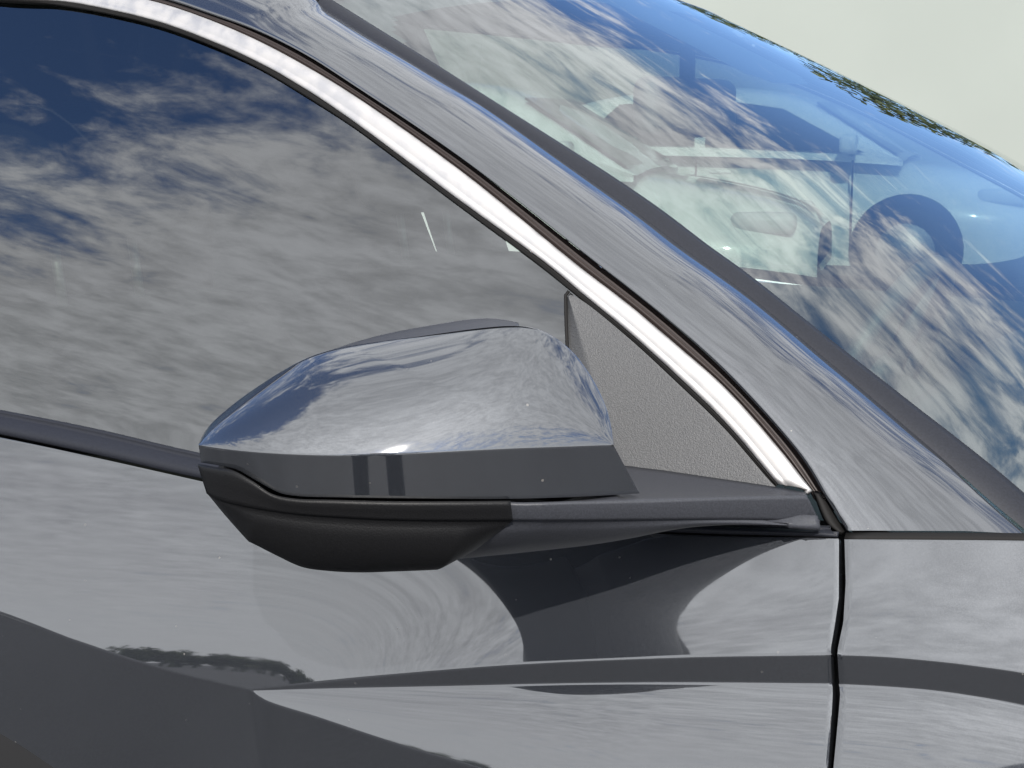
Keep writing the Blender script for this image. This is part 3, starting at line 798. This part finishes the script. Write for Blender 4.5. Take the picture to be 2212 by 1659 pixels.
# steering wheel on the far side
wy = YC+0.34; wc_ = np.array([-0.18, wy, 0.90]); ax = np.array([-0.90, 0, 0.43]); ax /= np.linalg.norm(ax); e1_ = np.array([0, 1.0, 0]); e2_ = np.cross(ax, e1_)
circ = [wc_+0.18*(math.cos(a)*e1_+math.sin(a)*e2_) for a in np.linspace(0, 2*math.pi, 49)]
sw = link('steering_wheel', *tube(circ, 0.015, 10, False), M['dash'], car)
link('wheel_hub', *rbox(*(wc_-ax*0.02), 0.05, 0.13, 0.10, 0.02), M['dash'], sw)
for a in (0, math.pi, -math.pi/2):
    link('spoke', *tube([wc_-ax*0.02, wc_+0.175*(math.cos(a)*e1_+math.sin(a)*e2_)], 0.014, 8), M['dash'], sw)
link('steering_column', *tube([wc_-ax*0.02, wc_-ax*0.22], 0.035, 12), M['dash'], sw)
def seat(y0):
    st = link('front_seat', *rbox(-0.50, y0, 0.50, 0.50, 0.50, 0.16, 0.06), M['seat'], car)
    prof = [(-0.66, 0.52, 0.24), (-0.70, 0.62, 0.25), (-0.745, 0.75, 0.255), (-0.79, 0.88, 0.245), (-0.825, 0.98, 0.215), (-0.85, 1.04, 0.165)]
    F_ = []; B_ = []
    for x, z, h in spline(prof, 16):
        ys = np.linspace(-1, 1, 15)
        F_.append(np.array([(x+0.035*(abs(t)**3)+0.0, y0+t*h, z) for t in ys])); B_.append(np.array([(x-0.12+0.05*abs(t)**2, y0+t*h, z) for t in ys[::-1]]))
    rows = [np.vstack([a, b]) for a, b in zip(F_, B_)]
    V, Fc = lofted(rows, closed=True); n_ = len(rows[0]); Fc = list(Fc)+[tuple(range(len(V)-n_, len(V)))]
    link('backrest', V, Fc, M['seat'], st)
    for s_ in (-0.065, 0.065): link('headrest_post', *tube([(-0.90, y0+s_, 1.03), (-0.915, y0+s_, 1.13)], 0.006, 8), M['trim'], st)
    link('headrest', *rbox(-0.915, y0, 1.19, 0.11, 0.26, 0.16, 0.045), M['seat'], st)
    return st
seat(YC-0.36); seat(YC+0.36)
# rear-view mirror hanging from the top of the windshield
rv = wsrow(s3[22], np.array([0.0]))[0] + np.array([-0.05, 0, -0.07])
rm = link('rear_view_mirror', *rbox(*rv, 0.035, 0.24, 0.07, 0.015), M['dash'], car)
link('mirror_stalk', *tube([rv, wsrow(s3[16], np.array([0.0]), dz=-0.02)[0]], 0.01, 8), M['dash'], rm)
# centre and rear posts of the body, so that the cabin is closed
for sgn in (0, 1):
    P0 = np.array([(x, g_glass(x, z)+0.03, z) for x, z in ((-1.02, 0.95), (-1.04, 1.10), (-1.06, 1.25), (-1.08, 1.40))])
    P1 = P0+np.array([-0.12, 0, 0])
    if sgn: P0[:, 1] = 2*YC-P0[:, 1]; P1[:, 1] = 2*YC-P1[:, 1]
    o = link('centre_pillar', *lofted([P0, P1]), M['liner'], car); solid(o, 0.05, 0)
rq = rr[-1]; zt = rq[2]
for sgn in (1, -1):
    P = [(rq[0]+0.35, rq[1]+0.0, zt), (rq[0]+0.1, rq[1], zt), (rq[0]-0.6, rq[1]+0.02, zt-0.20), (rq[0]-0.9, rq[1]-0.05, 1.0)]
    Q = [(rq[0]+0.35, g_glass(rq[0]+0.35, 0.95)+0.02, 0.95), (rq[0]+0.1, g_glass(rq[0], 0.95)+0.02, 0.95), (rq[0]-0.6, g_glass(rq[0], 0.95)+0.02, 0.95), (rq[0]-0.9, g_glass(rq[0], 0.95)+0.05, 0.95)]
    fz_ = lambda p: (p[0], YC+sgn*(YC-p[1]), p[2])
    o = link('rear_quarter', *lofted([np.array([fz_(p) for p in P]), np.array([fz_(p) for p in Q])]), M['paint'], car, smooth=False)
for sgn in (1, -1):
    P = [np.array([(x, YC+sgn*(YC-g_glass(x, z)-0.01), z) for x in np.linspace(rq[0]+0.34, -1.15, 6)]) for z in np.linspace(0.93, zt-0.03, 6)]
    rd = link('rear_door', *lofted([np.array([(x, YC+sgn*(YC-g_door(max(x, -1.3), z)-0.004), z) for x in np.linspace(-2.3, -1.02, 12)]) for z in np.linspace(0.30, 0.985, 10)]), M['paint'], car)
    o = link('rear_door_glass', *lofted(P), M['side_glass'], rd)
bk_ = [np.stack([np.full(NQ, x), YC+qs*(YC-rq[1])*0.98, z+0.04*(1-np.abs(qs)**2.6)], 1) for x, z in ((rq[0]+0.01, zt+0.003), (rq[0]-0.3, zt-0.09), (rq[0]-0.6, zt-0.22), (rq[0]-0.95, zt-0.40))]
rw = link('rear_window', *lofted(bk_), M['side_glass'], car); orient(rw, (-0.3, 0, 1))
# bonnet and cowl, mostly outside the picture
FE = FR[0]
hrows = []
for t in np.linspace(0, 1, 22):
    x = 0.31+(1.28-0.31)*t; ye = np.interp(x, FE[:, 0], FE[:, 1]); ze = np.interp(x, FE[:, 0], FE[:, 2])
    hrows.append(np.stack([x+(0.12-0.02*t)*(1-np.abs(qs)**2.2), YC+qs*(YC-ye-0.010), ze-0.002+0.055*(1-np.abs(qs)**2.8)*(1-0.35*t)], 1))
hood = link('hood', *lofted(hrows), M['paint'], car); orient(hood, (0, 0, 1)); solid(hood, 0.01)
nose = [hrows[-1]+np.array([0.02+0.05*math.sin(a), 0, -0.42*a/1.6]) for a in np.linspace(0, 1.6, 8)]
bump = link('front_bumper', *lofted(nose), M['paint'], car); orient(bump, (1, 0, 0))
for sgn in (1, -1):
    yw = YC-sgn*(YC-(plan(0.93)+0.02))
    wh = link('wheel', *tube([(0.93, yw-sgn*0.02, 0.33), (0.93, yw, 0.33), (0.93, yw+sgn*0.19, 0.33), (0.93, yw+sgn*0.21, 0.33)], [0.27, 0.325, 0.325, 0.27], 40), M['gap'], car)
    link('rim', *tube([(0.93, yw-sgn*0.028, 0.33), (0.93, yw+sgn*0.02, 0.33)], [0.22, 0.235], 30), metal('grey_rim', (0.3, 0.3, 0.31), 0.4), wh)
clow = link('cowl_panel', *lofted([wsrow(s3[-1]+NW*-0.012+wsdir*0.03, qs), hrows[0]+np.array([0.01, 0, -0.03])]), M['black'], car)

# ------------------------------------------------------------------ white cars parked between the grey car and the wall
def white_paint():
    m, N, out = mat('white_car_paint'); b = principled(N, Base_Color=(0.78, 0.80, 0.79, 1), Roughness=0.35, Coat_Weight=1.0, Coat_Roughness=0.03); N.l(b.outputs[0], out.inputs[0]); return m
M['white'] = white_paint(); M['dark_glass'] = plastic('dark_car_glass', (0.012, 0.015, 0.017), 0.06); M['tyre'] = plastic('tyre_rubber', (0.02, 0.02, 0.02), 0.8); M['rim'] = metal('alloy_rim', (0.35, 0.35, 0.37), 0.6)
M['lamp'] = plastic('headlight_glass', (0.55, 0.58, 0.6), 0.45)
def parked_car(depth, right, turn, label):
    """a saloon, nose to the right as seen from the camera; local x forward, y left, z up"""
    o = empty('parked_car'); q = CAM[:2]+wd*depth+wr*right
    o.location = (q[0], q[1], 0); o.rotation_euler = (0, 0, AZ+turn)
    tag(o, label, 'car', 'white cars parked behind the grey car')
    prof = [(-4.45, 0.55, 0.98, 0.70), (-4.40, 0.36, 1.04, 0.80), (-4.1, 0.28, 1.06, 0.86), (-3.4, 0.24, 1.00, 0.90), (-2.4, 0.22, 0.98, 0.91), (-1.5, 0.22, 0.96, 0.90), (-1.15, 0.22, 0.95, 0.89), (-0.7, 0.24, 0.90, 0.87), (-0.3, 0.26, 0.82, 0.82), (-0.08, 0.32, 0.74, 0.74), (0.0, 0.42, 0.66, 0.62)]
    rows = []
    for x, zb, zt, w in spline(prof, 34):
        c = []
        for k in range(29):
            a = math.pi*k/28.0
            yy = math.copysign(abs(math.cos(a))**0.38, math.cos(a)); zz_ = math.sin(a)**0.62
            c.append((x, yy*w*(1-0.10*max(0, zz_-0.55)/0.45), zb+(zt-zb)*zz_ if k not in (0, 28) else zb))
        rows.append(np.array(c))
    bd = link('body', *lofted(rows), M['white'], o); orient(bd, (0, 0, 1))
    gh = [(-3.95, 1.02, 1.03), (-3.35, 1.02, 1.33), (-2.7, 1.0, 1.43), (-2.1, 0.99, 1.44), (-1.65, 0.98, 1.36), (-0.95, 0.94, 0.95)]
    L_ = []; 
    for x, z0, z1 in spline(gh, 24):
        h = z1-z0; w = 0.80; t = w-0.36*h
        L_.append(np.array([(x, -w, z0-0.03), (x, -w*0.985, z0), (x, -(w+t)/2, (z0+z1)/2), (x, -t*1.01, z1-0.05*min(1, h*3)), (x, -t*0.86, z1-0.008), (x, -t*0.4, z1+0.012), (x, 0, z1+0.016), (x, t*0.4, z1+0.012), (x, t*0.86, z1-0.008), (x, t*1.01, z1-0.05*min(1, h*3)), (x, (w+t)/2, (z0+z1)/2), (x, w*0.985, z0), (x, w, z0-0.03)]))
    rf = link('roof', *lofted(L_), M['white'], o); orient(rf, (0, 0, 1))
    for sg in (-1, 1):
        for pts in (((-3.30, 1.05), (-2.42, 1.04), (-2.42, 1.37), (-3.0, 1.33)), ((-2.34, 1.04), (-1.22, 1.00), (-1.80, 1.30), (-2.34, 1.375))):
            P = [(x, sg*(0.80-0.36*(z-0.99)+0.010), z) for x, z in pts]
            w_ = link('side_window', P, [(0, 1, 2, 3)], M['dark_glass'], o, smooth=False); solid(w_, 0.012, 0)
        mr_ = link('door_mirror', *rbox(-1.30, sg*0.98, 1.06, 0.12, 0.20, 0.13, 0.035), M['white'], o)
        link('mirror_arm', *tube([(-1.30, sg*0.80, 0.99), (-1.30, sg*0.92, 1.02)], 0.02, 8), M['black'], mr_)
        link('headlight', *rbox(-0.28, sg*0.66, 0.70, 0.34, 0.18, 0.11, 0.04), M['lamp'], o)
        for wx in (-0.90, -3.55):
            ar = link('wheel_arch', *tube([(wx, sg*0.80, 0.335), (wx, sg*0.925, 0.335)], 0.385, 30), M['gap'], o)
            wh = link('wheel', *tube([(wx, sg*0.78, 0.32), (wx, sg*0.80, 0.32), (wx, sg*0.92, 0.32), (wx, sg*0.937, 0.32)], [0.28, 0.318, 0.318, 0.29], 32), M['tyre'], o)
            link('rim', *tube([(wx, sg*0.90, 0.32), (wx, sg*0.945, 0.32)], [0.22, 0.20], 20), M['rim'], wh)
        for dx in (-1.28, -2.38, -3.32):
            link('door_gap', *rbox(dx, sg*0.902, 0.62, 0.012, 0.02, 0.66, 0.002), M['gap'], o)
        for dx in (-2.2, -3.2): link('door_handle', *rbox(dx, sg*0.915, 0.86, 0.16, 0.03, 0.03, 0.01), M['white'], o)
    wsq = [(-1.00, 0.965), (-1.58, 1.325)]
    P = [(x, sg*(0.74-0.36*(z-0.95)), z+0.022) for (x, z), sgs in ((wsq[0], (-1, 1)), (wsq[1], (1, -1))) for sg in sgs]
    solid(link('windscreen', P, [(0, 1, 2, 3)], M['dark_glass'], o, smooth=False), 0.012, 0)
    P = [(x, sg*w, z) for x, z, w, sgs in ((-3.93, 1.06, 0.70, (-1, 1)), (-3.38, 1.345, 0.58, (1, -1))) for sg in sgs]
    solid(link('rear_glass', P, [(0, 1, 2, 3)], M['dark_glass'], o, smooth=False), 0.012, 0)
    link('grille', *rbox(-0.03, 0, 0.52, 0.06, 0.9, 0.14, 0.03), M['black'], o)
    return o
parked_car(9.5, 1.75, R(-14), 'nearer white parked car seen through the left half of the windshield')
parked_car(12.3, 3.85, R(-18), 'farther white parked car seen through the right half of the windshield')

# ------------------------------------------------------------------ the person taking the picture, seen as a reflection in the mirror cap
def person():
    o2 = CAM[:2]-FH[:2]*0.44-RT[:2]*0.17
    def J(r, f, z): return (o2[0]+RT[0]*r+FH[0]*f, o2[1]+RT[1]*r+FH[1]*f, z)
    V = []; E = []; Rd = []
    def add(p, r, par=None):
        V.append(J(*p)); Rd.append(r); i = len(V)-1
        if par is not None: E.append((par, i))
        return i
    pel = add((0, 0, 0.96), 0.135); sp = add((0, 0.01, 1.14), 0.125, pel); ch = add((0, 0.0, 1.34), 0.145, sp); nk = add((0, 0.02, 1.50), 0.058, ch)
    hd0 = add((0, 0.045, 1.57), 0.075, nk); hd1 = add((0, 0.055, 1.66), 0.095, hd0); add((0, 0.04, 1.735), 0.070, hd1)
    for sg in (-1, 1):
        h = add((sg*0.10, 0, 0.88), 0.115, pel); k1 = add((sg*0.12, 0.01, 0.68), 0.105, h); kn = add((sg*0.135, 0.03, 0.49), 0.086, k1)
        cf = add((sg*0.145, 0.0, 0.34), 0.080, kn); an = add((sg*0.15, -0.02, 0.10), 0.066, cf); bl = add((sg*0.145, 0.09, 0.045), 0.042, an); add((sg*0.15, 0.17, 0.035), 0.030, bl)
        sh = add((sg*0.175, 0.0, 1.41), 0.062, ch); el = add((sg*0.235, 0.10, 1.16), 0.043, sh); wr2 = add((sg*0.125+0.17, 0.30, 1.235), 0.028, el)
        pm = add((sg*0.095+0.17, 0.355, 1.252), 0.030, wr2); pe = add((sg*0.080+0.17, 0.385, 1.255), 0.026, pm)
        for dz, ln in ((0.030, 0.9), (0.011, 1.0), (-0.008, 0.95), (-0.027, 0.75)):
            a = add((sg*0.086+0.17, 0.402, 1.255+dz), 0.0095, pe); b = add((sg*(0.078-0.022*ln)+0.17, 0.413, 1.256+dz*1.05), 0.0088, a); add((sg*(0.074-0.040*ln)+0.17, 0.411, 1.256+dz*1.05), 0.0078, b)
        a = add((sg*0.080+0.17, 0.372, 1.285), 0.011, pm); add((sg*0.058+0.17, 0.380, 1.297), 0.009, a)
    me = bpy.data.meshes.new('person'); me.from_pydata(V, E, []); o = bpy.data.objects.new('person', me); sc.collection.objects.link(o)
    sk = o.modifiers.new('skin', 'SKIN'); sk.use_smooth_shade = True
    for i, d in enumerate(me.skin_vertices[0].data): d.radius = (Rd[i], Rd[i]); d.use_root = (i == 0)
    sb = o.modifiers.new('sub', 'SUBSURF'); sb.levels = 2; sb.render_levels = 2
    m, N, out = mat('clothes_and_skin')
    co = N.n('ShaderNodeNewGeometry'); sp_ = N.n('ShaderNodeSeparateXYZ'); N.l(co.outputs['Position'], sp_.inputs[0])
    z = sp_.outputs[2]
    c1 = N.mix(N.m('GREATER_THAN', z, 0.985), (0.022, 0.027, 0.035, 1), (0.10, 0.12, 0.15, 1))
    c2 = N.mix(N.m('GREATER_THAN', z, 1.50), c1, (0.42, 0.27, 0.20, 1)); c3 = N.mix(N.m('GREATER_THAN', z, 1.68), c2, (0.03, 0.02, 0.015, 1)); c4 = N.mix(N.m('LESS_THAN', z, 0.075), c3, (0.05, 0.05, 0.05, 1))
    hd_ = N.vm('DISTANCE', co.outputs['Position'], tuple(CAM-FW*0.03)).outputs['Value']
    c4 = N.mix(N.m('LESS_THAN', hd_, 0.15), c4, (0.42, 0.27, 0.20, 1))
    b = principled(N, Roughness=0.8); N.l(c4, b.inputs['Base Color']); N.l(b.outputs[0], out.inputs[0]); me.materials.append(m)
    tag(o, 'person in dark trousers standing before the car, legs reflected in the mirror cap', 'person')
    def ball(c, rx, ry, rz, n1=10, n2=14, top=1.0):
        rows = [np.array([J(c[0]+rx*math.cos(a)*math.sin(t), c[1]+ry*math.sin(a)*math.sin(t), c[2]+rz*math.cos(t)) for a in np.linspace(0, 2*math.pi, n2)]) for t in np.linspace(0.02, math.pi*top, n1)]
        return lofted(rows)
    skin = plastic('skin', (0.42, 0.27, 0.20), 0.6); hairm = plastic('dark_hair', (0.02, 0.014, 0.01), 0.6); eyem = plastic('eye', (0.6, 0.6, 0.58), 0.2)
    link('hair', *ball((0, 0.035, 1.675), 0.094, 0.104, 0.098, top=0.52), hairm, o)
    link('nose', *ball((0, 0.152, 1.625), 0.013, 0.018, 0.024), skin, o)
    link('mouth', *ball((0, 0.138, 1.575), 0.024, 0.008, 0.006), plastic('lips', (0.35, 0.14, 0.12), 0.5), o)
    for sg in (-1, 1):
        link('eye', *ball((sg*0.032, 0.138, 1.650), 0.013, 0.009, 0.008), eyem, o); link('ear', *ball((sg*0.094, 0.05, 1.640), 0.010, 0.020, 0.032), skin, o)
    pv, pf = rbox(0, 0, 0, 0.15, 0.075, 0.009, 0.004)
    q = np.array([CAM - FW*0.022 + RT*p[0] + UP*p[1] - FW*p[2] for p in pv])
    ph = link('phone', q, pf, M['black'], None); tag(ph, 'black phone held up by the person in dark trousers', 'phone')
person()
